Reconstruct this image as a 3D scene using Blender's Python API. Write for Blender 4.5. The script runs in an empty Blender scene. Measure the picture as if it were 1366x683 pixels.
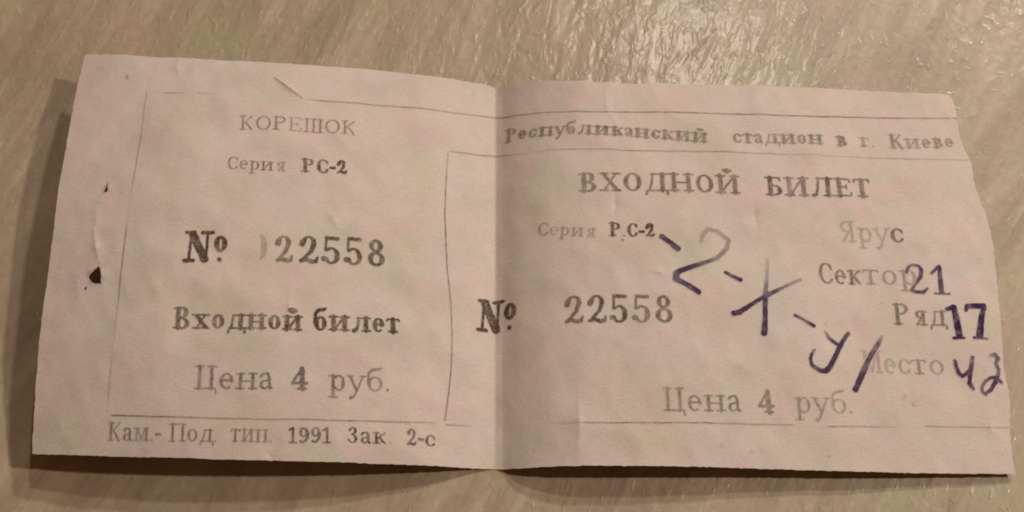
import bpy, math, random
import numpy as np
from mathutils import Vector, Matrix
from mathutils.bvhtree import BVHTree
from mathutils.geometry import delaunay_2d_cdt
R=math.radians
S=bpy.context.scene
COL=S.collection
# ---------------------------------------------------------------- camera (1 unit = 1 cm)
cd=bpy.data.cameras.new('camera'); cam=bpy.data.objects.new('camera',cd); COL.objects.link(cam); S.camera=cam
D=18.7; TILT=R(23)
cam.location=(0,-D*math.sin(TILT),D*math.cos(TILT)); cam.rotation_euler=(TILT,0,0)
cd.sensor_width=36; cd.lens=1800/1366*36; cd.clip_start=.1; cd.clip_end=2000
cd.dof.use_dof=True; cd.dof.focus_distance=18.9; cd.dof.aperture_fstop=13.0
# ---------------------------------------------------------------- light: a dim warm room with three bulbs of one ceiling lamp
w=bpy.data.worlds.new('World'); S.world=w; w.use_nodes=True
bg=w.node_tree.nodes['Background']; bg.inputs[0].default_value=(1.0,.48,.21,1); bg.inputs[1].default_value=.115
def bulb(name,loc,power,rad,col=(1,.90,.80)):
    l=bpy.data.lights.new(name,'POINT'); l.energy=power; l.shadow_soft_size=rad; l.color=col
    o=bpy.data.objects.new(name,l); o.location=loc; COL.objects.link(o)
bulb('lamp_bulb',(46,4,54),83000,1.5,(1,.865,.71))
bulb('lamp_bulb',(11.5,37.5,56),37000,1.8,(1,.89,.77))
bulb('lamp_bulb',(38,55,60),100000,2.4,(1,.92,.82))
S.view_settings.view_transform='Standard'; S.view_settings.look='None'; S.view_settings.gamma=1
S.view_settings.exposure=0.0
S.cycles.filter_width=1.9
# ---------------------------------------------------------------- helpers
def link(o,parent=None):
    COL.objects.link(o)
    if parent: o.parent=parent
    return o
def mesh_obj(name,V,Fc,mat,parent=None,ink=None,smooth=True,label=None):
    me=bpy.data.meshes.new(name)
    me.from_pydata([tuple(map(float,v)) for v in V],[],[tuple(map(int,f)) for f in Fc])
    if smooth: me.polygons.foreach_set('use_smooth',[True]*len(me.polygons))
    if ink is not None:
        a=me.attributes.new('ink','FLOAT','POINT'); a.data.foreach_set('value',np.asarray(ink,np.float32))
    me.materials.append(mat); me.update()
    o=bpy.data.objects.new(name,me)
    if label: o['label']=label
    return link(o,parent)
def pchip(xs,ys):
    xs=np.array(xs,float);ys=np.array(ys,float);hh=np.diff(xs);dd=np.diff(ys)/hh;m=np.zeros(len(xs))
    for i in range(1,len(xs)-1):
        if dd[i-1]*dd[i]>0:
            w1=2*hh[i]+hh[i-1];w2=hh[i]+2*hh[i-1];m[i]=(w1+w2)/(w1/dd[i-1]+w2/dd[i])
    m[0]=dd[0];m[-1]=dd[-1]
    def f(x):
        x=np.clip(np.asarray(x,float),xs[0],xs[-1]);i=np.clip(np.searchsorted(xs,x)-1,0,len(xs)-2)
        t=(x-xs[i])/hh[i]
        return ((1+2*t)*(1-t)**2*ys[i]+t*(1-t)**2*hh[i]*m[i]+t*t*(3-2*t)*ys[i+1]+t*t*(t-1)*hh[i]*m[i+1])
    return f
TL=pchip([-6.4,-6,-5.2,-4.3,-3.3,-2.2,-1,-.4,-.1,0],[.56,.655,.81,.89,.86,.71,.41,.185,.06,.02])
TR=pchip([0,.08,.4,.8,1.3,2,3.2,4.9,6.9],[.02,.075,.29,.445,.515,.50,.40,.23,.05])
BL_=pchip([-6.4,-6,-5.2,-4.3,-3.3,-2.2,-1,-.4,-.1,0],[.36,.435,.56,.63,.62,.53,.325,.15,.05,.018])
BR=pchip([0,.08,.4,.8,1.3,2,2.9,3.86,4.74,5.72,6.9],[.018,.065,.255,.395,.46,.45,.39,.315,.255,.20,.14])
def h0(u,v):
    u=np.asarray(u,float);v=np.asarray(v,float)
    s=u+.0135*v; w=v/5.66
    t=np.where(s<0,TL(s),TR(s)); b=np.where(s<0,BL_(s),BR(s))
    hump=4*w*(1-w)*np.where(s<0,.29*np.clip(-s/4.2,0,1)**1.3,.06*np.clip(s/2,0,1))
    return b+(t-b)*w+hump

ORIGIN=(-0.2237, -3.0096)
CORN={'TL': (-5.91, 5.792), 'TR': (6.512, 5.604), 'BL': (-5.873, 0.027), 'BR': (6.722, -0.02)}
TOPP=[(-5.91, 5.792), (-4.923, 5.638), (-3.856, 5.573), (-2.818, 5.58), (-2.302, 5.597), (-1.784, 5.619), (-1.262, 5.635), (-0.734, 5.672), (-0.467, 5.694), (-0.305, 5.704), (-0.175, 5.693), (-0.066, 5.656), (0.0, 5.668), (0.132, 5.665), (0.348, 5.613), (0.988, 5.534), (1.948, 5.511), (3.202, 5.55), (4.012, 5.573), (4.895, 5.593), (5.782, 5.599), (6.512, 5.604)]
BOTP=[(-5.873, 0.027), (-4.806, -0.028), (-3.384, -0.053), (-2.45, -0.052), (-1.517, -0.044), (-0.575, -0.018), (-0.193, -0.007), (-0.0, -0.001), (0.387, -0.038), (0.956, -0.047), (1.809, -0.04), (2.862, -0.035), (3.827, -0.038), (4.7, -0.043), (5.674, -0.037), (6.722, -0.02)]
LEFT=[(-5.92, 5.608), (-5.924, 5.302), (-5.923, 4.965), (-5.914, 4.639), (-5.906, 4.274), (-5.909, 3.899), (-5.913, 3.58), (-5.905, 3.137), (-5.894, 2.835), (-5.898, 2.592), (-5.894, 2.24), (-5.899, 1.937), (-5.9, 1.54), (-5.9, 1.2), (-5.893, 0.818), (-5.885, 0.442), (-5.883, 0.165)]
RIGHT=[(6.553, 5.536), (6.587, 5.38), (6.592, 5.203), (6.577, 4.991), (6.595, 4.841), (6.63, 4.69), (6.682, 4.58), (6.707, 4.418), (6.698, 4.237), (6.718, 4.059), (6.761, 3.883), (6.803, 3.674), (6.826, 3.455), (6.836, 3.26), (6.831, 3.033), (6.816, 2.741), (6.795, 2.398), (6.79, 2.17), (6.773, 1.869), (6.737, 1.467), (6.741, 1.228), (6.76, 1.074), (6.756, 0.891), (6.718, 0.601), (6.696, 0.252), (6.705, 0.121)]
HOLES=[[(-5.333, 2.274), (-5.317, 2.313), (-5.286, 2.349), (-5.257, 2.378), (-5.23, 2.392), (-5.203, 2.415), (-5.173, 2.38), (-5.152, 2.321), (-5.152, 2.252), (-5.148, 2.181), (-5.197, 2.177), (-5.235, 2.179), (-5.28, 2.201), (-5.3, 2.219)], [(-5.272, 3.476), (-5.255, 3.542), (-5.24, 3.61), (-5.209, 3.569), (-5.204, 3.528), (-5.204, 3.477), (-5.239, 3.463)], [(-5.365, 2.098), (-5.37, 2.124), (-5.345, 2.148), (-5.328, 2.139), (-5.341, 2.112), (-5.351, 2.091)]]
CREASES=[([(-3.155, 5.318), (-2.937, 5.158), (-2.722, 5.009)], 0.0374, 0.03), ([(-2.722, 5.009), (-2.23, 4.481), (-1.697, 3.917)], 0.0204, 0.08), ([(-5.343, 2.989), (-5.262, 2.668), (-5.174, 2.386)], 0.0238, 0.04), ([(-5.303, 3.4), (-5.315, 3.095), (-5.312, 2.828)], 0.0102, 0.05), ([(-2.361, 3.38), (-2.194, 3.212), (-2.125, 3.045)], 0.0204, 0.05), ([(-2.728, 2.181), (-2.693, 1.918), (-2.665, 1.769)], 0.017, 0.04), ([(-4.532, 2.337), (-4.401, 2.083), (-4.286, 1.875)], 0.0204, 0.06), ([(-4.919, 2.5), (-4.861, 2.242), (-4.742, 1.938)], 0.0102, 0.06), ([(1.478, 5.512), (1.513, 5.119), (1.674, 4.735)], 0.017, 0.05), ([(1.603, 3.821), (1.599, 3.594), (1.574, 3.346)], -0.017, 0.04), ([(1.077, 1.011), (1.083, 0.543), (1.079, -0.041)], 0.0204, 0.05), ([(1.614, 1.754), (1.463, 0.938), (1.534, 0.542)], 0.0136, 0.06), ([(3.555, 3.768), (3.528, 3.503), (3.526, 3.311)], -0.017, 0.04), ([(-2.912, 0.058), (-2.844, 0.014), (-2.767, -0.04)], -0.0119, 0.03), ([(-1.081, 2.239), (-0.82, 1.745), (-0.566, 1.415)], 0.017, 0.09), ([(-1.466, 3.219), (-1.206, 2.926), (-1.041, 2.492)], -0.0136, 0.09), ([(2.926, 1.399), (3.219, 1.308), (3.51, 1.197)], 0.017, 0.06), ([(2.072, 2.638), (2.171, 2.576), (2.293, 2.613)], 0.017, 0.04), ([(5.072, 0.844), (5.257, 0.699), (5.362, 0.256)], 0.0102, 0.1), ([(6.545, 0.683), (6.455, 0.6), (6.509, 0.482)], 0.017, 0.03), ([(-2.827, 4.408), (-2.506, 4.097), (-1.938, 2.828)], -0.0102, 0.12), ([(-4.501, 5.694), (-4.505, 5.427), (-4.407, 5.166)], 0.0136, 0.05), ([(-1.995, 5.676), (-1.936, 5.37), (-2.051, 4.863)], 0.0136, 0.07)]
TEXTS=[
 ('stub heading КОРЕШОК in thin capitals', [('КОРЕШОК', -3.541, 4.448, -1.98, 4.521, 0.218, 0.05, 0.62)]),
 ('stub series line Серия РС-2', [('Серия', -3.64, 3.821, -2.884, 3.859, 0.198, 0.055, 0.6), ('РС-2', -2.673, 3.871, -2.067, 3.916, 0.204, 0.11, 0.8)]),
 ('stub number sign №', [('№', -4.097, 2.462, -3.525, 2.487, 0.427, 0.095, 0.85)]),
 ('stub serial number 22558 after a faint partial zero', [(')', -3.135, 2.547, -3.012, 2.557, 0.367, 0.06, 0.33), ('2', -2.914, 2.533, -2.686, 2.554, 0.379, 0.072, 0.62), ('2558', -2.618, 2.55, -1.493, 2.619, 0.384, 0.075, 0.85)]),
 ('stub words Входной билет', [('Входной', -4.137, 1.57, -2.519, 1.624, 0.288, 0.09, 0.72), ('билет', -2.363, 1.636, -1.275, 1.706, 0.297, 0.09, 0.76)]),
 ('stub price Цена 4 руб.', [('Цена', -3.82, 0.81, -2.844, 0.834, 0.305, 0.055, 0.6), ('4', -2.601, 0.842, -2.404, 0.853, 0.281, 0.1, 0.72), ('руб.', -2.141, 0.863, -1.367, 0.9, 0.306, 0.055, 0.62)]),
 ('stub printer line Кам.-Под. тип. 1991 Зак. 2-с', [('Кам.-', -4.886, 0.162, -4.214, 0.155, 0.228, 0.055, 0.64), ('Под.', -4.101, 0.156, -3.499, 0.161, 0.221, 0.055, 0.6), ('тип.', -3.33, 0.164, -2.816, 0.173, 0.233, 0.055, 0.55), ('1991', -2.611, 0.171, -2.079, 0.189, 0.199, 0.07, 0.75), ('Зак.', -1.864, 0.194, -1.311, 0.218, 0.212, 0.07, 0.74), ('2-с', -1.132, 0.22, -0.772, 0.229, 0.216, 0.07, 0.74)]),
 ('stadium line Республиканский стадион в г. Киеве', [('Республиканский', 0.067, 4.719, 2.915, 4.587, 0.208, 0.12, 0.55), ('стадион', 3.277, 4.597, 4.579, 4.653, 0.213, 0.11, 0.53), ('в', 4.773, 4.647, 4.925, 4.656, 0.221, 0.12, 0.5), ('г.', 5.109, 4.654, 5.326, 4.66, 0.221, 0.1, 0.5), ('Киеве', 5.543, 4.66, 6.486, 4.711, 0.223, 0.11, 0.46)]),
 ('ticket heading ВХОДНОЙ БИЛЕТ in bold capitals', [('ВХОДНОЙ', 1.11, 3.773, 3.336, 3.802, 0.282, 0.1, 0.62), ('БИЛЕТ', 3.704, 3.81, 5.188, 3.849, 0.288, 0.1, 0.66)]),
 ('ticket series line Серия РС-2', [('Серия', 0.538, 3.163, 1.316, 3.085, 0.189, 0.055, 0.45), ('Р.С-2', 1.508, 3.102, 2.127, 3.104, 0.205, 0.11, 0.8)]),
 ('ticket number sign № beside the fold', [('№', -0.27, 1.869, 0.264, 1.87, 0.456, 0.095, 0.8)]),
 ('ticket serial number 22558', [('22558', 0.892, 1.851, 2.343, 1.872, 0.395, 0.07, 0.72)]),
 ('faded word Ярус', [('Яру', 4.659, 3.143, 5.382, 3.17, 0.319, 0.05, 0.34), ('с', 5.404, 3.171, 5.583, 3.178, 0.32, 0.07, 0.6)]),
 ('word Сектор partly under the stamped 21', [('Сек', 4.358, 2.517, 4.936, 2.536, 0.308, 0.06, 0.62), ('тор', 4.957, 2.537, 5.701, 2.555, 0.31, 0.055, 0.45)]),
 ('word Ряд beside the stamped 17', [('Ряд', 5.331, 1.964, 6.036, 1.972, 0.307, 0.065, 0.64)]),
 ('faded word Место', [('Мес', 4.823, 1.284, 5.475, 1.289, 0.312, 0.055, 0.34), ('то', 5.495, 1.284, 5.938, 1.292, 0.292, 0.06, 0.48)]),
 ('ticket price Цена 4 руб.', [('Цена', 2.173, 0.675, 3.177, 0.693, 0.31, 0.055, 0.56), ('4', 3.412, 0.691, 3.619, 0.698, 0.29, 0.1, 0.64), ('руб.', 3.895, 0.707, 4.655, 0.711, 0.312, 0.05, 0.46)]),
]
STAMPS=[('violet stamped digit 2 over the word Сектор', [[(5.566, 2.736, 0.0288, 0.85), (5.595, 2.81, 0.0237, 0.9), (5.657, 2.845, 0.0206, 0.9), (5.733, 2.837, 0.0237, 0.9), (5.773, 2.778, 0.0309, 0.9), (5.751, 2.678, 0.0299, 0.9), (5.672, 2.564, 0.0237, 0.85), (5.604, 2.469, 0.0227, 0.9), (5.674, 2.45, 0.0268, 0.95), (5.762, 2.448, 0.0288, 1), (5.83, 2.499, 0.0185, 0.9)]]), ('violet stamped digit 1 after the stamped 2', [[(5.908, 2.728, 0.0185, 0.85), (6.014, 2.832, 0.0268, 0.95)], [(6.03, 2.833, 0.0309, 1), (6.017, 2.468, 0.0391, 1)], [(5.925, 2.432, 0.0165, 0.9), (6.127, 2.434, 0.0155, 0.85)]]), ('bold violet stamped digit 1 beside the word Ряд', [[(6.059, 2.209, 0.0288, 0.95), (6.161, 2.245, 0.0412, 1.05)], [(6.16, 2.24, 0.0433, 1.1), (6.175, 2.02, 0.0484, 1.1), (6.184, 1.839, 0.0474, 1.1)], [(6.108, 1.799, 0.0227, 1), (6.251, 1.804, 0.0185, 0.95)]]), ('bold violet stamped digit 7 near the right edge', [[(6.321, 2.207, 0.0258, 0.95), (6.348, 2.262, 0.0391, 1.05), (6.453, 2.272, 0.0433, 1.1), (6.572, 2.276, 0.0402, 1.1)], [(6.576, 2.265, 0.036, 1.1), (6.516, 2.085, 0.0422, 1.1), (6.467, 1.859, 0.0515, 1.1)], [(6.385, 1.814, 0.0227, 1), (6.563, 1.809, 0.0165, 0.9)]])]
PEN=[
 ('pen dash before the handwritten 2', [[(2.219, 3.108, 0.0402, 0.9900000000000001), (2.318, 3.04, 0.035, 1.1), (2.432, 2.946, 0.0429, 1.1)]]),
 ('handwritten digit 2 in violet pen', [[(2.754, 3.061, 0.0272, 0.33), (2.784, 3.162, 0.0298, 0.44000000000000006), (2.861, 3.25, 0.0298, 0.462), (2.984, 3.233, 0.0298, 0.55), (3.142, 3.106, 0.0298, 0.6050000000000001), (3.104, 2.978, 0.0298, 0.66), (2.963, 2.823, 0.0298, 0.7150000000000001), (2.828, 2.762, 0.0298, 0.8800000000000001), (2.683, 2.712, 0.0324, 0.9900000000000001), (2.456, 2.625, 0.0402, 1.045), (2.404, 2.585, 0.0481, 0.9900000000000001), (2.39, 2.498, 0.0481, 0.9900000000000001), (2.47, 2.459, 0.0402, 1.1), (2.588, 2.389, 0.0402, 1.1), (2.686, 2.319, 0.0389, 1.1)]]),
 ('pen dash after the handwritten 2', [[(3.071, 2.621, 0.0259, 0.9900000000000001), (3.155, 2.576, 0.0259, 0.9900000000000001), (3.264, 2.522, 0.035, 1.045)]]),
 ('handwritten crossed digit 1 in violet pen', [[(3.659, 2.843, 0.0206, 0.30800000000000005), (3.63, 2.587, 0.0219, 0.44000000000000006), (3.603, 2.402, 0.0298, 0.935), (3.586, 2.283, 0.0389, 1.045), (3.573, 2.081, 0.035, 1.1), (3.559, 1.922, 0.0389, 1.1), (3.54, 1.774, 0.0429, 1.1)], [(3.152, 2.036, 0.0402, 1.1), (3.229, 2.055, 0.0402, 1.1), (3.365, 2.151, 0.0311, 1.1), (3.513, 2.254, 0.0298, 1.045), (3.608, 2.311, 0.0376, 0.9900000000000001), (3.724, 2.37, 0.0298, 0.9900000000000001), (3.861, 2.446, 0.0206, 0.77), (4.084, 2.559, 0.0219, 0.49500000000000005)]]),
 ('pen dash before the handwritten у', [[(3.976, 2.045, 0.0232, 0.9900000000000001), (4.093, 1.981, 0.0219, 0.9900000000000001), (4.219, 1.907, 0.0298, 1.045)]]),
 ('handwritten letter у in violet pen', [[(4.37, 1.828, 0.0193, 0.77), (4.419, 1.741, 0.0272, 0.9900000000000001), (4.538, 1.651, 0.0272, 1.045)], [(4.683, 1.825, 0.0298, 0.8800000000000001), (4.598, 1.711, 0.0311, 1.045), (4.527, 1.583, 0.0337, 1.1), (4.457, 1.456, 0.0337, 1.1), (4.392, 1.341, 0.0376, 1.1), (4.333, 1.282, 0.0363, 1.1), (4.273, 1.28, 0.0337, 1.1), (4.206, 1.319, 0.0311, 1.1), (4.149, 1.363, 0.0285, 1.1), (4.139, 1.445, 0.0259, 1.1), (4.165, 1.513, 0.0232, 1.045), (4.204, 1.571, 0.0206, 0.8800000000000001)]]),
 ('handwritten slash across the word Место', [[(5.132, 1.793, 0.0272, 0.44000000000000006), (5.071, 1.686, 0.0337, 0.9900000000000001), (5.012, 1.6, 0.035, 0.935), (4.919, 1.456, 0.0389, 0.9900000000000001), (4.846, 1.315, 0.0429, 0.9900000000000001), (4.773, 1.169, 0.0402, 1.1), (4.704, 1.04, 0.0402, 1.1)]]),
 ('handwritten number 43 in violet pen', [[(6.091, 1.484, 0.0259, 0.935), (6.097, 1.406, 0.0285, 1.045), (6.121, 1.313, 0.0285, 1.1), (6.162, 1.278, 0.0272, 1.1), (6.221, 1.306, 0.0272, 1.045), (6.29, 1.381, 0.0245, 0.9900000000000001)], [(6.33, 1.538, 0.0298, 0.8800000000000001), (6.299, 1.412, 0.0298, 1.045), (6.269, 1.287, 0.0311, 1.1), (6.251, 1.183, 0.0298, 1.1), (6.292, 1.107, 0.0272, 0.8800000000000001)], [(6.587, 1.567, 0.0272, 0.6050000000000001), (6.64, 1.584, 0.0311, 0.8250000000000001), (6.669, 1.533, 0.0298, 0.8800000000000001), (6.635, 1.464, 0.0259, 0.935), (6.648, 1.407, 0.0272, 0.9900000000000001)], [(6.664, 1.381, 0.0232, 0.935), (6.643, 1.298, 0.0311, 1.1), (6.59, 1.193, 0.0298, 1.1), (6.516, 1.088, 0.0272, 1.045), (6.443, 1.03, 0.0245, 0.9900000000000001), (6.408, 1.065, 0.0245, 0.8800000000000001), (6.411, 1.136, 0.0232, 0.8250000000000001), (6.461, 1.21, 0.0219, 0.8800000000000001), (6.538, 1.258, 0.0232, 0.9900000000000001), (6.608, 1.261, 0.0298, 1.1), (6.667, 1.205, 0.0272, 1.045)]]),
]
RULES=[
 ('top ruled line across the ticket', [(-2.702, 5.014, 0.15), (-2.57, 5.015, 0.6), (-2.468, 5.016, 0.75), (-1.754, 5.047, 0.8), (-0.771, 5.121, 0.7), (-0.295, 5.159, 0.75), (-0.08, 5.173, 0.8), (0.138, 5.121, 0.8), (0.458, 5.078, 0.75), (1.195, 5.031, 0.8), (1.945, 5.04, 0.9), (3.067, 5.063, 0.95), (3.976, 5.086, 0.95), (4.849, 5.118, 0.95), (5.73, 5.159, 0.95), (6.584, 5.196, 0.7)]),
 ('short faded rule at the top of the stub frame', [(-4.903, 5.022, 0.05), (-4.657, 5.007, 0.05), (-4.615, 5.003, 0.55), (-4.374, 4.997, 0.5), (-4.343, 4.997, 0.0), (-4.199, 5.001, 0.0), (-4.148, 5.003, 0.4), (-3.944, 5.004, 0.35), (-3.903, 5.002, 0.0)]),
 ('second ruled line under the stadium name', [(-0.711, 4.498, 0.4), (-0.649, 4.506, 0.75), (-0.282, 4.534, 0.75), (-0.049, 4.548, 0.75), (0.091, 4.514, 0.65), (0.314, 4.473, 0.3), (0.461, 4.461, 0.0), (0.649, 4.45, 0.4), (1.23, 4.427, 0.7), (1.928, 4.414, 0.7), (3.035, 4.447, 0.7), (3.63, 4.451, 0.55), (3.887, 4.455, 0.5), (4.575, 4.478, 0.3), (5.405, 4.486, 0.5), (5.861, 4.507, 0.6), (6.668, 4.526, 0.3)]),
 ('left side of the stub frame', [(-4.88, 5.008, 0.45), (-4.863, 4.375, 0.55), (-4.872, 3.737, 0.65), (-4.873, 3.381, 0.1), (-4.88, 3.055, 0.1), (-4.884, 2.917, 0.7), (-4.892, 2.243, 0.75), (-4.892, 1.744, 0.5), (-4.898, 1.259, 0.15), (-4.904, 0.974, 0.45), (-4.912, 0.683, 0.4), (-4.918, 0.507, 0.15)]),
 ('vertical ruled line right of the stub text', [(-0.726, 4.476, 0.4), (-0.734, 4.203, 0.65), (-0.742, 3.793, 0.85), (-0.739, 3.508, 0.95), (-0.709, 3.006, 0.9), (-0.672, 2.572, 0.8), (-0.621, 2.19, 0.8), (-0.596, 1.83, 0.7), (-0.591, 1.516, 0.8), (-0.599, 1.203, 0.95), (-0.628, 0.842, 1.0), (-0.654, 0.578, 1.0)]),
 ('bottom ruled line of the stub', [(-4.861, 0.472, 0.95), (-4.354, 0.455, 1.0), (-3.788, 0.452, 0.8), (-3.131, 0.456, 0.6), (-2.477, 0.469, 0.65), (-2.009, 0.483, 0.8), (-1.351, 0.507, 0.75), (-0.772, 0.535, 0.5)]),
 ('bottom ruled dash below the vertical line', [(-0.642, 0.531, 0.6), (-0.494, 0.535, 0.6), (-0.32, 0.543, 0.5)]),
 ('bottom ruled line of the ticket', [(0.624, 0.531, 0.1), (0.816, 0.518, 0.3), (1.083, 0.504, 0.6), (1.533, 0.507, 0.75), (2.11, 0.519, 0.7), (2.711, 0.533, 0.95), (2.886, 0.53, 0.6), (3.669, 0.543, 0.6), (3.835, 0.544, 0.6), (3.884, 0.542, 0.0), (4.257, 0.535, 0.05), (4.335, 0.533, 0.7), (4.75, 0.545, 0.6), (5.154, 0.553, 0.3), (5.243, 0.559, 0.0), (5.541, 0.575, 0.05), (5.621, 0.579, 0.6), (6.235, 0.585, 0.6), (6.702, 0.589, 0.4)]),
]
CREASE_LINE=[(-3.145, 5.314, 0.9), (-3.046, 5.241, 1.0), (-2.927, 5.159, 0.8), (-2.818, 5.072, 0.7), (-2.732, 5.014, 0.6)]
SPECKS=[(-5.208, 5.319, 0.0206, 0.5), (-5.19, 5.279, 0.0165, 0.4), (1.68, 3.053, 0.0185, 0.7), (5.364, 0.984, 0.0268, 0.25), (5.33, 0.942, 0.0206, 0.2), (5.463, 0.875, 0.0247, 0.3), (5.189, 2.285, 0.0185, 0.3), (2.634, 0.533, 0.0155, 0.5), (4.287, 0.149, 0.0185, 0.3), (2.903, 0.243, 0.0227, 0.25), (3.288, 0.187, 0.0206, 0.2), (-0.388, 5.507, 0.0206, 0.25), (1.778, 0.732, 0.0206, 0.2), (4.384, 1.945, 0.0165, 0.2), (-3.331, 3.785, 0.0165, 0.25)]

def segd(P,a,b):
    a=np.array(a,float);b=np.array(b,float);ab=b-a
    t=np.clip(((P-a)@ab)/max(ab@ab,1e-12),0,1)
    return np.linalg.norm(P-(a+t[:,None]*ab),axis=1),t
rng=np.random.RandomState(7)
_N=[rng.rand(64,64) for _ in range(4)]
def vnoise(x,y,k=0):
    g=_N[k];xi=np.floor(x).astype(int);yi=np.floor(y).astype(int);fx=x-xi;fy=y-yi
    fx=fx*fx*(3-2*fx);fy=fy*fy*(3-2*fy);q=lambda i,j:g[(i)%64,(j)%64]
    return (q(xi,yi)*(1-fx)+q(xi+1,yi)*fx)*(1-fy)+(q(xi,yi+1)*(1-fx)+q(xi+1,yi+1)*fx)*fy-.5
def height(u,v):
    u=np.asarray(u,float).ravel();v=np.asarray(v,float).ravel()
    z=h0(u,v)
    lift=np.clip(z/.08,.2,1)
    z=z+lift*(.022*vnoise(u*1.1+9,v*.9+3,0)+.016*vnoise(u*2.7,v*2.3+7,1)+.006*vnoise(u*6.5,v*6+2,2)+.0016*vnoise(u*15,v*15,3))
    z=z+3.4*lift*(-.020*np.abs(vnoise(u*.75+v*.5+4,v*.6-u*.3+8,1))-.011*np.abs(vnoise(u*1.3-v*.8+2,v*1.2+u*.6+5,2))-.006*np.abs(vnoise(u*2.9+v*1.1,v*2.4-u*.9,0)))
    P=np.stack([u,v],1)
    for pts,a,wd in CREASES:
        n=len(pts)-1
        for i in range(n):
            A,B=np.array(pts[i]),np.array(pts[i+1])
            m=(np.abs(u-(A[0]+B[0])/2)<abs(A[0]-B[0])/2+4*wd)&(np.abs(v-(A[1]+B[1])/2)<abs(A[1]-B[1])/2+4*wd)
            if not m.any(): continue
            d,t=segd(P[m],A,B); g=(i+t)/n; z[m]+=a*.8*np.exp(-d/wd)*np.sin(np.pi*np.clip(g,.04,.96))
    return z
# ---------------------------------------------------------------- materials
def nt(mat):
    mat.use_nodes=True; t=mat.node_tree; t.nodes.clear(); return t
class G:
    def __init__(s,t): s.t=t
    def n(s,typ,**k):
        x=s.t.nodes.new(typ)
        for a,b in k.items(): setattr(x,a,b)
        return x
    def l(s,a,b): s.t.links.new(a,b)
    def val(s,sock,v):
        if hasattr(v,'links'): s.l(v,sock)
        else: sock.default_value=v
    def math(s,op,a,b=0.,c=None):
        x=s.n('ShaderNodeMath',operation=op); s.val(x.inputs[0],a); s.val(x.inputs[1],b)
        if c is not None: s.val(x.inputs[2],c)
        return x.outputs[0]
    def noise(s,vec,scale,det=2.,rough=.5,dist=0.):
        x=s.n('ShaderNodeTexNoise'); s.l(vec,x.inputs['Vector']); x.inputs['Scale'].default_value=scale
        x.inputs['Detail'].default_value=det; x.inputs['Roughness'].default_value=rough; x.inputs['Distortion'].default_value=dist
        return x.outputs
    def ramp(s,f,stops):
        x=s.n('ShaderNodeValToRGB'); s.l(f,x.inputs[0]); e=x.color_ramp.elements
        while len(e)<len(stops): e.new(.5)
        for q,(p,c) in zip(e,stops):
            q.position=p; q.color=(c if isinstance(c,tuple) else (c,c,c))+(1,)
        return x.outputs[0]
    def mix(s,f,a,b,mode='MIX'):
        x=s.n('ShaderNodeMix',data_type='RGBA',blend_type=mode); s.val(x.inputs[0],f); s.val(x.inputs[6],a); s.val(x.inputs[7],b); return x.outputs[2]
    def maprange(s,f,a,b,c,d):
        x=s.n('ShaderNodeMapRange'); s.l(f,x.inputs[0])
        for i,v in enumerate((a,b,c,d)): x.inputs[i+1].default_value=v
        return x.outputs[0]
    def mapping(s,vec,rot=0.,scale=(1,1,1),loc=(0,0,0)):
        x=s.n('ShaderNodeMapping'); s.l(vec,x.inputs[0]); x.inputs['Rotation'].default_value=(0,0,rot); x.inputs['Scale'].default_value=scale; x.inputs['Location'].default_value=loc
        return x.outputs[0]
def paper_material(name,ink=None,rough=.72,worn=(.30,.62)):
    m=bpy.data.materials.new(name); t=nt(m); g=G(t)
    tc=g.n('ShaderNodeTexCoord').outputs['Object']; p=g.mapping(tc,0,(1,1,0))
    # old yellowed paper: cream with faint pinkish, greenish and greyish patches of the stock
    c=g.mix(g.maprange(g.noise(p,.75,2.)[0],.44,.58,0,1),(0.608,0.545,0.504,1),(0.648,0.553,0.512,1))
    c=g.mix(g.maprange(g.noise(g.mapping(p,0,(1,1,1),(7,3,0)),.95,2.)[0],.53,.67,0,.6),c,(0.574,0.548,0.443,1))
    c=g.mix(g.maprange(g.noise(g.mapping(p,0,(1,1,1),(17,5,0)),1.3,3.)[0],.54,.66,0,.8),c,(0.651,0.510,0.504,1))
    c=g.mix(g.maprange(g.noise(g.mapping(p,0,(1.2,.8,1),(2,25,0)),1.7,3.)[0],.56,.70,0,.35),c,(0.497,0.475,0.454,1))
    c=g.mix(g.maprange(g.noise(g.mapping(p,.6,(1,1.3,1),(31,12,0)),1.1,4.,.62)[0],.38,.66,0,.36),c,g.mix(1.,c,(.80,.76,.70,1),'MULTIPLY'))
    f=g.noise(p,38.,3.,.6)[0]; c=g.mix(.16,c,g.ramp(f,[(.3,.25),(.7,.95)]),'OVERLAY')
    weave=g.noise(g.mapping(p,0,(1,7,1)),9.,2.)[0]; c=g.mix(.09,c,g.ramp(weave,[(.3,.2),(.7,.9)]),'OVERLAY')
    if ink:
        a=g.n('ShaderNodeAttribute',attribute_name='ink').outputs['Fac']
        w1=g.maprange(g.noise(p,30.,3.,.65)[0],worn[0],worn[1],.62,1.0)
        w2=g.maprange(g.noise(p,7.,2.)[0],.3,.6,.72,1.0)
        c=g.mix(g.math('MULTIPLY',g.math('MULTIPLY',a,w1),w2),c,ink+(1,))
    b=g.n('ShaderNodeBsdfPrincipled'); g.l(c,b.inputs['Base Color']); b.inputs['Roughness'].default_value=rough
    b.inputs['Specular IOR Level'].default_value=.25
    bp=g.n('ShaderNodeBump'); bp.inputs['Strength'].default_value=.45; bp.inputs['Distance'].default_value=.025
    hh=g.math('ADD',g.math('MULTIPLY',f,.16),g.math('MULTIPLY',g.noise(p,8.,4.,.6)[0],.50))
    g.l(hh,bp.inputs['Height']); g.l(bp.outputs[0],b.inputs['Normal'])
    o=g.n('ShaderNodeOutputMaterial'); g.l(b.outputs[0],o.inputs[0]); return m
M_paper=paper_material('old_paper')
M_print=paper_material('printed_ink',(.075,.044,.028))
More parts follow.
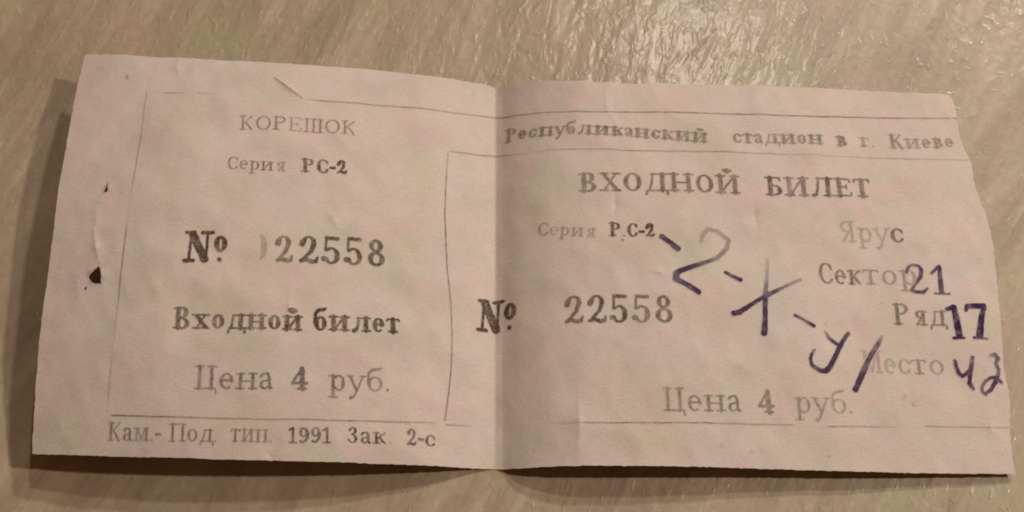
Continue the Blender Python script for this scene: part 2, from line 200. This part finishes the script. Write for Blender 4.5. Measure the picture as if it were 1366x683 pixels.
M_stamp=paper_material('violet_stamp_ink',(.034,.006,.060),worn=(.2,.42))
M_pen=paper_material('violet_pen_ink',(.040,.011,.058),rough=.55,worn=(.2,.4))
def table_material():
    m=bpy.data.materials.new('pale_wood_laminate'); t=nt(m); g=G(t)
    p=g.n('ShaderNodeTexCoord').outputs['Object']
    q=g.mapping(p,-R(63),(1,1,1))                     # x runs along the grain
    w=g.noise(g.mapping(q,0,(.06,.10,1)),1.,2.)[1]
    va=g.n('ShaderNodeVectorMath',operation='MULTIPLY_ADD'); g.l(w,va.inputs[0]); va.inputs[1].default_value=(2.,3.4,0); g.l(q,va.inputs[2]); q=va.outputs[0]
    s1=g.noise(g.mapping(q,0,(.18,1.5,1)),1.,3.,.55,.6)[0]
    s2=g.noise(g.mapping(q,0,(.45,2.7,1),(5,9,0)),1.,2.,.5,.5)[0]
    s3=g.noise(g.mapping(q,0,(2.6,6.,1),(1,4,0)),1.,3.,.55,.8)[0]
    fine=g.noise(p,9.,3.,.6)[0]
    c=g.ramp(s1,[(.32,(0.304,0.240,0.167)),(.50,(0.373,0.300,0.216)),(.66,(0.448,0.370,0.277))])
    c=g.mix(g.maprange(s2,.56,.70,0,.5),c,(0.546,0.465,0.361,1))
    c=g.mix(g.maprange(s2,.44,.28,0,.4),c,(0.273,0.212,0.136,1))
    c=g.mix(g.maprange(g.noise(p,.55,2.)[0],.5,.66,0,.65),c,(0.360,0.333,0.213,1))
    c=g.mix(g.maprange(g.noise(g.mapping(p,0,(1,1,1),(11,4,0)),.6,2.)[0],.52,.68,0,.65),c,(0.422,0.309,0.236,1))
    c=g.mix(.12,c,g.ramp(fine,[(.3,.2),(.7,.9)]),'OVERLAY')
    b=g.n('ShaderNodeBsdfPrincipled'); g.l(c,b.inputs['Base Color'])
    b.inputs['Roughness'].default_value=.50; b.inputs['Specular IOR Level'].default_value=.5
    b.inputs['Coat Weight'].default_value=.18; b.inputs['Coat Roughness'].default_value=.19
    spk=g.math('POWER',g.maprange(g.noise(g.mapping(q,0,(5.,9.,1),(3,1,0)),1.,2.,.5,.6)[0],.58,.78,0,1),1.)
    s3=g.noise(g.mapping(q,0,(2.0,4.2,1),(1,4,0)),1.,2.,.5,.8)[0]
    h=g.math('ADD',g.math('MULTIPLY',s2,.75),g.math('ADD',g.math('MULTIPLY',s3,.55),g.math('ADD',g.math('MULTIPLY',g.noise(p,4.,2.,.5)[0],.22),g.math('MULTIPLY',spk,.22))))
    bp=g.n('ShaderNodeBump'); bp.inputs['Strength'].default_value=.62; bp.inputs['Distance'].default_value=.045
    g.l(h,bp.inputs['Height']); b2=g.n('ShaderNodeBump'); b2.inputs['Strength'].default_value=.52; b2.inputs['Distance'].default_value=.040; g.l(h,b2.inputs['Height']); g.l(b2.outputs[0],b.inputs['Coat Normal']); g.l(bp.outputs[0],b.inputs['Normal'])
    o=g.n('ShaderNodeOutputMaterial'); g.l(b.outputs[0],o.inputs[0]); return m
M_table=table_material()
# ---------------------------------------------------------------- the table top
def table():
    n=24; V=[];F=[]
    x0,x1,y0,y1=-60,60,-40,45; r=.4
    prof=[(0,0),(-r*.3,-.05+.0),(-0.0,-.4),(0.0,-2.4)]
    rings=[(-r,0.),(-r*.3,-.12),(0.,-.4),(0.,-2.5)]
    for inset,z in rings:
        V+=[(x0-inset*-1*1 if False else x0-inset,y0-inset,z),(x1+inset,y0-inset,z),(x1+inset,y1+inset,z),(x0-inset,y1+inset,z)]
    F.append((0,1,2,3))
    for k in range(3):
        for i in range(4):
            a=k*4+i;b=k*4+(i+1)%4;F.append((a,a+4,b+4,b))
    F.append((15,14,13,12))
    o=mesh_obj('table_top',V,F,M_table,smooth=False)
    o['kind']='structure'
table()
# ---------------------------------------------------------------- the ticket
root=bpy.data.objects.new('paper_ticket',None); COL.objects.link(root)
root.location=(ORIGIN[0],ORIGIN[1],0); root.rotation_euler=(0,0,R(-.6)); root.empty_display_size=1
root['label']='creased old paper entrance ticket with its stub, folded down the middle, on pale wood table'
root['category']='ticket'
def densify(P,step,jit=0.,seed=1):
    rr=np.random.RandomState(seed);out=[]
    for (a,b) in zip(P[:-1],P[1:]):
        a=np.array(a);b=np.array(b);n=max(1,int(np.linalg.norm(b-a)/step))
        for i in range(n):
            q=a+(b-a)*i/n
            out.append(q+rr.randn(2)*jit*(1 if i else .3))
    return out
def build_paper():
    TLc,TRc,BLc,BRc=[np.array(CORN[k]) for k in('TL','TR','BL','BR')]
    edge=densify([np.array(p) for p in BOTP],.04,.0026,1)+densify([BRc]+[np.array(p) for p in RIGHT[::-1]]+[TRc],.04,.0040,2)
    edge+=densify([np.array(p) for p in TOPP[::-1]],.04,.0034,3)+densify([TLc]+[np.array(p) for p in LEFT]+[BLc],.05,.0030,4)
    E=[tuple(p) for p in edge]; ne=len(E)
    pts=list(E); edges=[(i,(i+1)%ne) for i in range(ne)]
    for k,hh in enumerate(HOLES):
        hp=densify([np.array(p) for p in hh]+[np.array(hh[0])],.012,.0022,20+k); b=len(pts); pts+= [tuple(p) for p in hp]; n=len(hp)
        edges+=[(b+i,b+(i+1)%n) for i in range(n)]
    EA=np.array(E)
    # interior points
    us=list(np.arange(-6.2,-.3,.055))+list(np.arange(-.3,.32,.022))+list(np.arange(.34,6.9,.055))
    vs=np.arange(0,5.7,.055)
    UU,VV=np.meshgrid(us,vs); UU=UU.ravel();VV=VV.ravel(); sel=np.abs(UU)<.33; UU=np.where(sel,UU-.0135*VV,UU)
    UU=UU+(rng.rand(len(UU))-.5)*np.where(sel,.0,.012); VV=VV+(rng.rand(len(VV))-.5)*.012
    # finer points near holes and creases
    ex=[]
    for hh in HOLES:
        cx,cy=np.mean(hh,axis=0); ex.append(np.stack([cx+(rng.rand(260)-.5)*.34,cy+(rng.rand(260)-.5)*.40],1))
    for pts_,a,wd in CREASES:
        if wd<=.05:
            for A,B in zip(pts_[:-1],pts_[1:]):
                L=math.dist(A,B); n=int(L/.03)*5; t=rng.rand(n); q=np.array(A)+t[:,None]*(np.array(B)-np.array(A))+rng.randn(n,2)*wd*.5; ex.append(q)
    P=np.concatenate([np.stack([UU,VV],1)]+ex)
    def inside(P,poly):
        poly=np.array(poly);x,y=P[:,0],P[:,1];r=np.zeros(len(P),bool);j=len(poly)-1
        for i in range(len(poly)):
            xi,yi=poly[i];xj,yj=poly[j]
            if yi!=yj: r^=((yi>y)!=(yj>y))&(x<(xj-xi)*(y-yi)/(yj-yi)+xi)
            j=i
        return r
    P=P[inside(P,E)]
    dmin=np.full(len(P),9.)
    for a in range(0,len(EA)): dmin=np.minimum(dmin,np.hypot(P[:,0]-EA[a,0],P[:,1]-EA[a,1]))
    P=P[dmin>.025]
    for hh in HOLES: P=P[~inside(P,hh)]
    for A in [np.array(p) for p in pts[ne:]]: P=P[np.hypot(P[:,0]-A[0],P[:,1]-A[1])>.008]
    pts+= [tuple(p) for p in P]
    vo,eo,fo,_,_,_=delaunay_2d_cdt([Vector(p) for p in pts],edges,[],1,1e-6)
    V2=np.array([tuple(v) for v in vo]); F=np.array([list(f) for f in fo if len(f)==3])
    cen=V2[F].mean(1); keep=np.ones(len(F),bool)
    ok=inside(cen,[E[i] for i in range(ne)]); keep&=ok
    for k,hh in enumerate(HOLES):
        b=[p for p in densify([np.array(p) for p in hh]+[np.array(hh[0])],.012,.0022,20+k)]
        keep&=~inside(cen,b)
    F=F[keep]
    z=height(V2[:,0],V2[:,1]); n=len(V2)
    # a torn lip stands up round the large hole
    for k,(cx,cy,rad,amt) in enumerate([(*np.mean(HOLES[0],axis=0),.10,.035),(*np.mean(HOLES[1],axis=0),.06,.02)]):
        d=np.hypot(V2[:,0]-cx,V2[:,1]-cy); z+=amt*np.exp(-((d/rad)**2))*(.6+.6*np.sin(3*np.arctan2(V2[:,1]-cy,V2[:,0]-cx)+.6))
    top=np.column_stack([V2,z]); bot=np.column_stack([V2,z-.011])
    Fb=F[:,::-1]+n; allF=[tuple(f) for f in F]+[tuple(f) for f in Fb]
    from collections import Counter
    ed={}
    for f in F:
        for i in range(3):
            a,b=int(f[i]),int(f[(i+1)%3]); ed[(a,b)]=1
    V=np.concatenate([top,bot]);
    rim={};VV2=list(V)
    def dupv(i):
        if i not in rim: rim[i]=len(VV2); VV2.append(V[i]); VV2.append(V[i+n])
        return rim[i]
    for (a,b) in list(ed):
        if (b,a) not in ed:
            A=dupv(a);B=dupv(b); allF.append((B,A,A+1,B+1))
    mesh_obj('paper_sheet',VV2,allF,M_paper,root)
    fn=np.cross(top[F[:,1]]-top[F[:,0]],top[F[:,2]]-top[F[:,0]]); vn=np.zeros_like(top)
    for k in range(3): np.add.at(vn,F[:,k],fn)
    vn/=np.maximum(np.linalg.norm(vn,axis=1),1e-12)[:,None]
    return BVHTree.FromPolygons([Vector(p) for p in top],[tuple(map(int,f)) for f in F]),top,F,vn
SHEET,S_TOP,S_F,S_N=build_paper()
# ---------------------------------------------------------------- letterpress glyphs: capsule strokes in cap-height units
def arc(cx,cy,rx,ry,a0,a1,W,N,p=1.6,n=None):
    n=n or max(6,int(abs(a1-a0)/14)); out=[]
    for i in range(n+1):
        a=R(a0+(a1-a0)*i/n); r=N+(W-N)*abs(math.cos(a))**p
        out.append((cx+(rx-r)*math.cos(a),cy+(ry-r)*math.sin(a),r))
    return out
def glyph(ch,W,N):
    """returns (advance width, strokes); x from 0"""
    low=ch in 'хонибилетдайукмрспзявг'; h=.69 if low else 1.0
    w=W; st=[]; sl=W+.075
    def ln(*p): st.append(list(p))
    def V(x,y0=0.,y1=None,r=None,s='tb'):
        y1=h if y1 is None else y1; r=w if r is None else r
        ln((x,y0+N,r),(x,y1-N,r))
        if 't' in s: ln((x-sl,y1-N,N),(x+sl,y1-N,N))
        if 'b' in s: ln((x-sl,y0+N,N),(x+sl,y0+N,N))
    c=ch.upper() if low else ch
    k=.80 if low else 1.   # widths
    L=sl+.01
    if c=='О': A=.36*(k*1.0 if low else 1.1); st.append(arc(A,h/2,A,h/2,0,360,W,N,n=26)); return 2*A,st
    if c=='С':
        A=.36*(.86 if low else 1.05); st.append(arc(A,h/2,A,h/2,48,318,W,N,n=22)); ln((A*1.62,h*.86,N*1.1),(A*1.66,h*.70,N*1.3)); return 1.8*A,st
    if c=='Е' and not low:
        V(L); ln((L,h-N,N),(L+.46,h-N,N),(L+.48,h-.20,N)); ln((L,N,N),(L+.48,N,N),(L+.52,.22,N)); ln((L,.52,N),(L+.32,.52,N)); ln((L+.32,.42,N),(L+.32,.62,N)); return L+.56,st
    if c=='Е':
        A=.27; st.append(arc(A,h/2,A,h/2,0,298,W,N,n=22)); ln((.06,h*.55,N*1.2),(2*A-.03,h*.55,N*1.2)); return 2*A+.01,st
    if c=='П': d=.50*k+W; V(L);V(L+d); ln((L,h-N,N),(L+d,h-N,N)); return 2*L+d,st
    if c=='Н': d=.50*k+W; V(L);V(L+d); ln((L,h/2,N),(L+d,h/2,N)); return 2*L+d,st
    if c in 'ИЙ':
        d=.50*k+W; V(L);V(L+d); ln((L+W*.5,.10*h,N*1.2),(L+d-W*.5,.90*h,N*1.2))
        if c=='Й': st.append(arc(L+d/2,h+.23,.17,.14,190,350,N*2.0,N*2.8,n=8)); ln((L+d/2-.14,h+.24,N*1.8),(L+d/2-.13,h+.25,N*1.8)); ln((L+d/2+.14,h+.24,N*1.8),(L+d/2+.13,h+.25,N*1.8))
        return 2*L+d,st
    if c=='Ш': d=.34; V(L);V(L+d);V(L+2*d); ln((L,N,N),(L+2*d,N,N)); return 2*L+2*d,st
    if c=='Ц': d=.46; V(L);V(L+d); ln((L,N,N),(L+d+sl,N,N),(L+d+sl+.03,-.16,N*1.2)); return 2*L+d+.04,st
    if c=='К':
        V(L); ln((L+W,h*.50,N),(L+.30*k+W,h*.84,N*1.1),(L+.40*k+W,h-.05,N*1.7)); ln((L+W+.06,h*.56,W*.7),(L+.26*k+W,h*.24,W*.95),(L+.42*k+W,(0 if low else -.08)+N,W*.6))
        return L+.52*k+W,st
    if c=='Р' and not low:
        V(L); st.append([(L,h-N,N)]+arc(L+.20,h*.74,.31,h*.26,90,-90,W,N,n=12)+[(L,h*.48+N,N)]); return L+.54,st
    if c=='Р':
        V(L,-.30,h,s='b'); ln((L-sl,h-N-.02,N),(L,h-N,N)); st.append(arc(L+.20,h/2,.25,h/2,130,-130,W,N,n=16)); return L+.47,st
    if c=='В':
        V(L,s=''); ln((L-sl,h-N,N),(L,h-N,N)); ln((L-sl,N,N),(L,N,N)); q=.50*h
        st.append([(L,h-N,N)]+arc(L+.18*k,(h+q)/2,.28*k,(h-q)/2+N/2,90,-90,W,N,n=10)+[(L,q,N)])
        st.append([(L,q,N)]+arc(L+.20*k,q/2,.33*k,q/2+N/2,90,-90,W,N,n=10)+[(L,N,N)]); return L+.55*k,st
    if c=='Б' and not low:
        V(L); q=.56*h; ln((L,h-N,N),(L+.42,h-N,N),(L+.44,h-.20,N))
        st.append([(L,q,N)]+arc(L+.20,q/2,.33,q/2,90,-90,W,N,n=12)+[(L,N,N)]); return L+.55,st
    if ch=='б':
        A=.29; st.append(arc(A,h*.48,A,h*.48,0,360,W,N,n=22)); ln((.03,h*.52,N*1.5),(.07,.80,N*1.5),(.20,.93,N*1.8),(.46,.97,W*.75),(.54,1.02,N)); return 2*A+.01,st
    if c=='Л': d=.46*k+W; V(L+d); ln((L+.10,h-N,N),(L+d,h-N,N)); ln((L+.14*k+.03,h-N,N*1.2),(L+.10*k+.02,h*.4,N*1.4),(L+.04,.10,N*1.6),(L-.08,.05,N*2.0)); return 2*L+d,st
    if c=='Д':
        d=.46*k+W; ln((L+d,N,w),(L+d,h-N,w)); ln((L+.12,h-N,N),(L+d+sl,h-N,N)); ln((L+.17*k,h-N,N*1.1),(L+.13*k,h*.5,N*1.2),(L+.02,N,N*1.3))
        ln((L-.10,-.14,N*1.4),(L-.06,N,N),(L+d+sl,N,N),(L+d+sl+.02,-.14,N*1.4)); return 2*L+d,st
    if c=='Т':
        d=.34*k; x=d+.02; V(x,s='b'); ln((x-d,h-.17*h,N*1.2),(x-d+.03,h-N,N),(x+d-.03,h-N,N),(x+d,h-.17*h,N*1.2)); return 2*d+.05,st
    if c=='Х':
        d=.52*k; ln((L,h-N*2,W*.9),(L+d,N*2,W*.9)); ln((L+d-.02,h-N,N),(L+.02,N,N));
        for x,y in((L,h-N),(L+d,N),(L+d,h-N),(L,N)): ln((x-sl*.9,y,N),(x+sl*.9,y,N))
        return 2*L+d,st
    if c=='М':
        d=.58*k+W; V(L,r=N*1.3);V(L+d,r=W); ln((L+.02,h-N,W*.9),(L+d/2,.05,W*.6)); ln((L+d/2,.05,N*1.2),(L+d-W,h-N,N*1.2)); return 2*L+d,st
    if c=='Я':
        d=.36*k+W; x=.16+d; V(x,s='tb' if not low else 'tb'); st.append([(x,h-N,N)]+arc(x-.17*k,h*.73,.29*k,h*.27,90,270,W,N,n=10)+[(x,h*.46+N,N)]); ln((x-.12*k,h*.46,N*1.5),(x-.36*k,.05,W*.8),(x-.42*k,N,N)); return x+L,st
    if c=='Г': V(L); ln((L,h-N,N),(L+.36*k,h-N,N),(L+.38*k,h-.18,N)); return L+.44*k,st
    if c=='А' :  # lower-case a form
        A=.24; ln((.06,h*.78,W*.8),(.10,h*.90,N*1.4),(.20,h-N,N*1.1),(.31,h*.94,N*1.5),(.37,h*.74,W*.9),(.38,.14,W*.9),(.42,.03,N*1.5),(.48,.05,N)); st.append([(.37,h*.58,N)]+arc(.20,h*.27,.19,h*.29,75,290,W*.9,N,n=12)+[(.36,h*.16,N)]); return .50,st
    if c=='У':
        ln((.07,h-N*2,W*.85),(.30,.04,W*.8)); ln((.54,h-N,N*1.1),(.30,.02,N*1.3),(.20,-.22,N*1.4),(.10,-.27,N*2.2)); ln((-.02,h-N,N),(.18,h-N,N)); ln((.44,h-N,N),(.62,h-N,N)); return .60,st
    if c=='З':
        st.append([(.06,h*.80,N*1.8)]+arc(.23,h*.76,.22,h*.24,150,-80,W,N,n=12)+[(.18,h*.53,N)]); st.append([(.18,h*.53,N)]+arc(.22,h*.27,.26,h*.27,85,-155,W,N,n=14)+[(.03,h*.20,N*2.)]); return .50,st
    if ch=='N': pass
    if ch=='№':
        q=W*1.15; ln((.16,.07,N*.9),(.21,.95,N*.9)); ln((.62,.10,N*.9),(.66,.94,N*.9)); ln((.24,.90,q),(.59,.08,q)); ln((.06,.955,N*1.1),(.30,.96,N*1.2)); ln((.52,.95,N*1.2),(.80,.95,N*1.2)); ln((.04,.04,N*1.3),(.28,.04,N*1.3)); ln((.50,.94,N),(.76,.94,N))
        st.append(arc(1.02,.58,.19,.27,0,360,W*.72,N,n=22)); ln((1.0,.07,.075),(1.001,.07,.075)); return 1.22,st
    if ch=='2':
        ln(*( [(.10,.70,W*1.25),(.08,.78,N*1.4)]+arc(.29,.74,.24,.26,165,-25,W,N,n=14)+[(.36,.42,W*.75),(.20,.22,N*1.3),(.08,.05,N*1.3)])); ln((.07,.07,N*1.5),(.22,.12,N*1.8),(.38,.05,W*.95),(.50,.07,N*1.6),(.54,.22,N)); return .58,st
    if ch=='5':
        ln((.14,.96,N*1.6),(.46,.94,W*.75),(.48,.93,W*.5)); ln((.13,.95,N*1.1),(.11,.52,N*1.1)); ln(*([(.11,.52,N*1.2)]+arc(.27,.32,.26,.32,125,-150,W,N,n=16)+[(.06,.20,W*1.1)])); return .56,st
    if ch=='8':
        st.append(arc(.28,.755,.215,.245,0,360,W*.95,N*1.2,n=20)); st.append(arc(.28,.275,.265,.275,0,360,W,N*1.2,n=22)); return .56,st
    if ch=='9': st.append(arc(.26,.69,.25,.31,0,360,W,N*1.1,n=20)); ln((.49,.66,W),(.44,.28,W),(.26,.04,N*1.5),(.10,.10,W)); return .52,st
    if ch=='1': ln((.24,.04,W),(.24,.92,W)); ln((.04,.82,N*1.6),(.12,.86,N*1.6),(.24,.95,N*1.8)); ln((.06,.035,N*1.2),(.42,.035,N*1.2)); return .44,st
    if ch=='4': ln((.40,.04,W),(.40,.96,W)); ln((.38,.95,N*1.4),(.03,.30,N*1.4),(.58,.30,N*1.5)); ln((.24,.035,N),(.54,.035,N)); return .60,st
    if ch=='7': ln((.06,.76,N*2.),(.06,.93,W*.6),(.30,.92,W*.85),(.54,.92,W*.8)); ln((.53,.90,W*.7),(.42,.60,W*.9),(.38,.30,W*1.05),(.38,.05,W*1.0)); ln((.20,.035,N*1.5),(.54,.035,N*1.5)); return .60,st
    if ch==')': st.append(arc(.04,.5,.30,.5,75,-75,W*1.4,N,n=14)); return .36,st
    if ch=='-': ln((.04,.36,N*2.2),(.24,.36,N*2.2)); return .28,st
    if ch=='.': ln((.07,.06,.055),(.071,.06,.055)); return .16,st
    return .4,st
def raster(strokes,step,dens,soft):
    """strokes: lists of (u,v,r[,d]) in ticket cm -> grid mesh with ink density"""
    allp=np.array([(p[0],p[1],p[2]) for s in strokes for p in s]); m=soft*1.6
    u0,v0=(allp[:,:2]-allp[:,2:3]).min(0)-m; u1,v1=(allp[:,:2]+allp[:,2:3]).max(0)+m
    nu=int((u1-u0)/step)+2; nv=int((v1-v0)/step)+2
    gu=u0+np.arange(nu)*step; gv=v0+np.arange(nv)*step
    UU,VV=np.meshgrid(gu,gv); P=np.stack([UU.ravel(),VV.ravel()],1)
    # wobble of the letter edges, ink spread in the fibres
    Pw=P+np.stack([vnoise(P[:,0]*22,P[:,1]*22,2),vnoise(P[:,0]*22+31,P[:,1]*22+5,3)],1)*.008
    D_=np.zeros(len(P))
    for s in strokes:
        best=np.zeros(len(P))
        for a,b in zip(s[:-1],s[1:]):
            rr=max(a[2],b[2])+soft*1.6
            mk=np.where((Pw[:,0]>min(a[0],b[0])-rr)&(Pw[:,0]<max(a[0],b[0])+rr)&(Pw[:,1]>min(a[1],b[1])-rr)&(Pw[:,1]<max(a[1],b[1])+rr))[0]
            if not len(mk): continue
            d,t=segd(Pw[mk],a[:2],b[:2]); r=a[2]+(b[2]-a[2])*t; da=a[3] if len(a)>3 else dens; db=b[3] if len(b)>3 else dens
            x=np.clip((r+soft*.6-d)/(soft*1.2),0,1); val=x*x*(3-2*x)*(da+(db-da)*t)
            best[mk]=np.maximum(best[mk],val)
        D_=np.maximum(D_,best)
    g=D_.reshape(nv,nu); q=np.maximum.reduce([g[:-1,:-1],g[1:,:-1],g[:-1,1:],g[1:,1:]])>.03
    jj,ii=np.where(q); idx=np.stack([jj*nu+ii,jj*nu+ii+1,(jj+1)*nu+ii+1,(jj+1)*nu+ii],1)
    used,invx=np.unique(idx,return_inverse=True)
    return P[used],invx.reshape(-1,4),D_[used]
LIFT=.0012
def seat(P):
    zz=height(P[:,0],P[:,1]); nn=np.tile((0,0,1.),(len(P),1))
    dn=Vector((0,0,-1))
    for i,(x,y) in enumerate(P):
        hit,_,fi,_=SHEET.ray_cast(Vector((x,y,3)),dn)
        if hit is None: continue
        zz[i]=hit.z; t=S_F[fi]; a,b,c=S_TOP[t][:,:2]
        m=np.linalg.solve(np.array([[a[0]-c[0],b[0]-c[0]],[a[1]-c[1],b[1]-c[1]]]),(x-c[0],y-c[1]))
        v=S_N[t[0]]*m[0]+S_N[t[1]]*m[1]+S_N[t[2]]*(1-m[0]-m[1]); nn[i]=v/np.linalg.norm(v)
    return zz,nn
def ink_object(name,label,chunks,mat,lift=LIFT):
    Vs=[];Fs=[];Is=[];Ns=[];n=0
    for P,F,I in chunks:
        z,nn=seat(P); z=z+lift; Ns.append(nn); Vs.append(np.column_stack([P,z])); Fs.append(F+n); Is.append(I); n+=len(P)
    o=mesh_obj(name,np.concatenate(Vs),np.concatenate(Fs),mat,root,np.concatenate(Is),label=label)
    o.data.normals_split_custom_set_from_vertices([tuple(q) for q in np.concatenate(Ns)])
    return o
def word(txt,u0,v0,u1,v1,cap,W,dens,step,soft):
    W=W+.018; dens=min(1.15,dens*1.42)
    N=max(.036,min(.050,W*.48)); gs=[glyph(c,W,N) for c in txt]
    nat=sum(g[0] for g in gs)*cap; tot=math.hypot(u1-u0,v1-v0); n=len(txt)
    if n>1:
        gap=.10*cap; xs=(tot-gap*(n-1))/nat
        xs=max(.72,min(1.20,xs)); tr=(tot-nat*xs)/(n-1)
    else: xs=tot/nat; tr=0
    ang=math.atan2(v1-v0,u1-u0); ca,sa=math.cos(ang),math.sin(ang); x=0; out=[]
    lr=np.random.RandomState(sum(map(ord,txt)))
    for (adv,st),ch in zip(gs,txt):
        dv=lr.randn()*.006*cap*1.5; dd=dens*(1+lr.randn()*.07)
        S2=[[(u0+(x+p[0]*cap*xs)*ca-(p[1]*cap+dv)*sa, v0+(x+p[0]*cap*xs)*sa+(p[1]*cap+dv)*ca, p[2]*cap) for p in s] for s in st if s]
        if S2: out.append(raster(S2,step,dd,soft))
        x+=adv*cap*xs+tr
    return out
for lab,ws in TEXTS:
    for wd in ws: ink_object('printed_number' if wd[0][0] in '1245)' and wd[0]!='2-с' else 'printed_word',(lab if len(ws)==1 else 'printed '+wd[0]+' of the '+lab) if wd[0]!=')' else 'faint right half of a zero before the stub serial number',word(*wd,step=.0065,soft=.0135),M_print)
for lab,ws in STAMPS:
    ink_object('stamped_digit',lab,[raster(ws,.0065,1.,.010)],M_stamp,LIFT*1.7)
for lab,ss in PEN:
    ink_object('pen_mark',lab,[raster(ss,.0065,1.,.012)],M_pen,LIFT*2.4)
def strip(pts,r,name,label,mat,lift,soft=.010):
    q=[]
    for a,b in zip(pts[:-1],pts[1:]):
        n=max(1,int(math.dist(a[:2],b[:2])/.035))
        for i in range(n): t=i/n; q.append([a[k]+(b[k]-a[k])*t for k in range(3)])
    q.append(list(pts[-1])); q=np.array(q); T=np.gradient(q[:,:2],axis=0); T/=np.linalg.norm(T,axis=1)[:,None]; Nn=np.stack([-T[:,1],T[:,0]],1)
    off=[-r-soft,-r+soft*.3,0,r-soft*.3,r+soft]; dn=[0,.85,1,.85,0]; P=[];I=[];F=[]
    wob=vnoise(q[:,0]*9,q[:,1]*9,3)*.007
    for i in range(len(q)):
        k=1+.5*vnoise(q[i:i+1,0]*14,q[i:i+1,1]*14,1)[0]
        for o,d in zip(off,dn): P.append(q[i,:2]+Nn[i]*(o+wob[i])); I.append(d*min(1,q[i,2]*k))
    for i in range(len(q)-1):
        for j in range(4):
            a=i*5+j; F.append((a,a+5,a+6,a+1))
    ink_object(name,label,[(np.array(P),np.array(F),np.array(I))],mat,lift)
for lab,p in RULES: strip(p,.0068,'ruled_line',lab,M_print,LIFT*.7)
M_rust=paper_material('rust_stain',(.15,.060,.022))
for hh in HOLES[:2]:
    cx=sum(p[0] for p in hh)/len(hh); cy=sum(p[1] for p in hh)/len(hh); k=1+.013/max(.03,math.dist(hh[0],(cx,cy)))
    ring=[(cx+(p[0]-cx)*k,cy+(p[1]-cy)*k,.30+.30*((i*7)%5)/4) for i,p in enumerate(hh)]; ring.append(ring[0])
    strip(ring,.006,'rust_stain','rusty brown rim of the small torn hole',M_rust,LIFT*.8)
strip(CREASE_LINE,.008,'crease_line','dark line along the crease near the top of the stub',M_print,LIFT*.9)  # thin dark strip laid along the raised crease
for sp in SPECKS:
    ink_object('ink_speck',None,[raster([[sp,(sp[0]+.006,sp[1]-.004,sp[2],sp[3])]],.0065,1.,.012)],M_print)
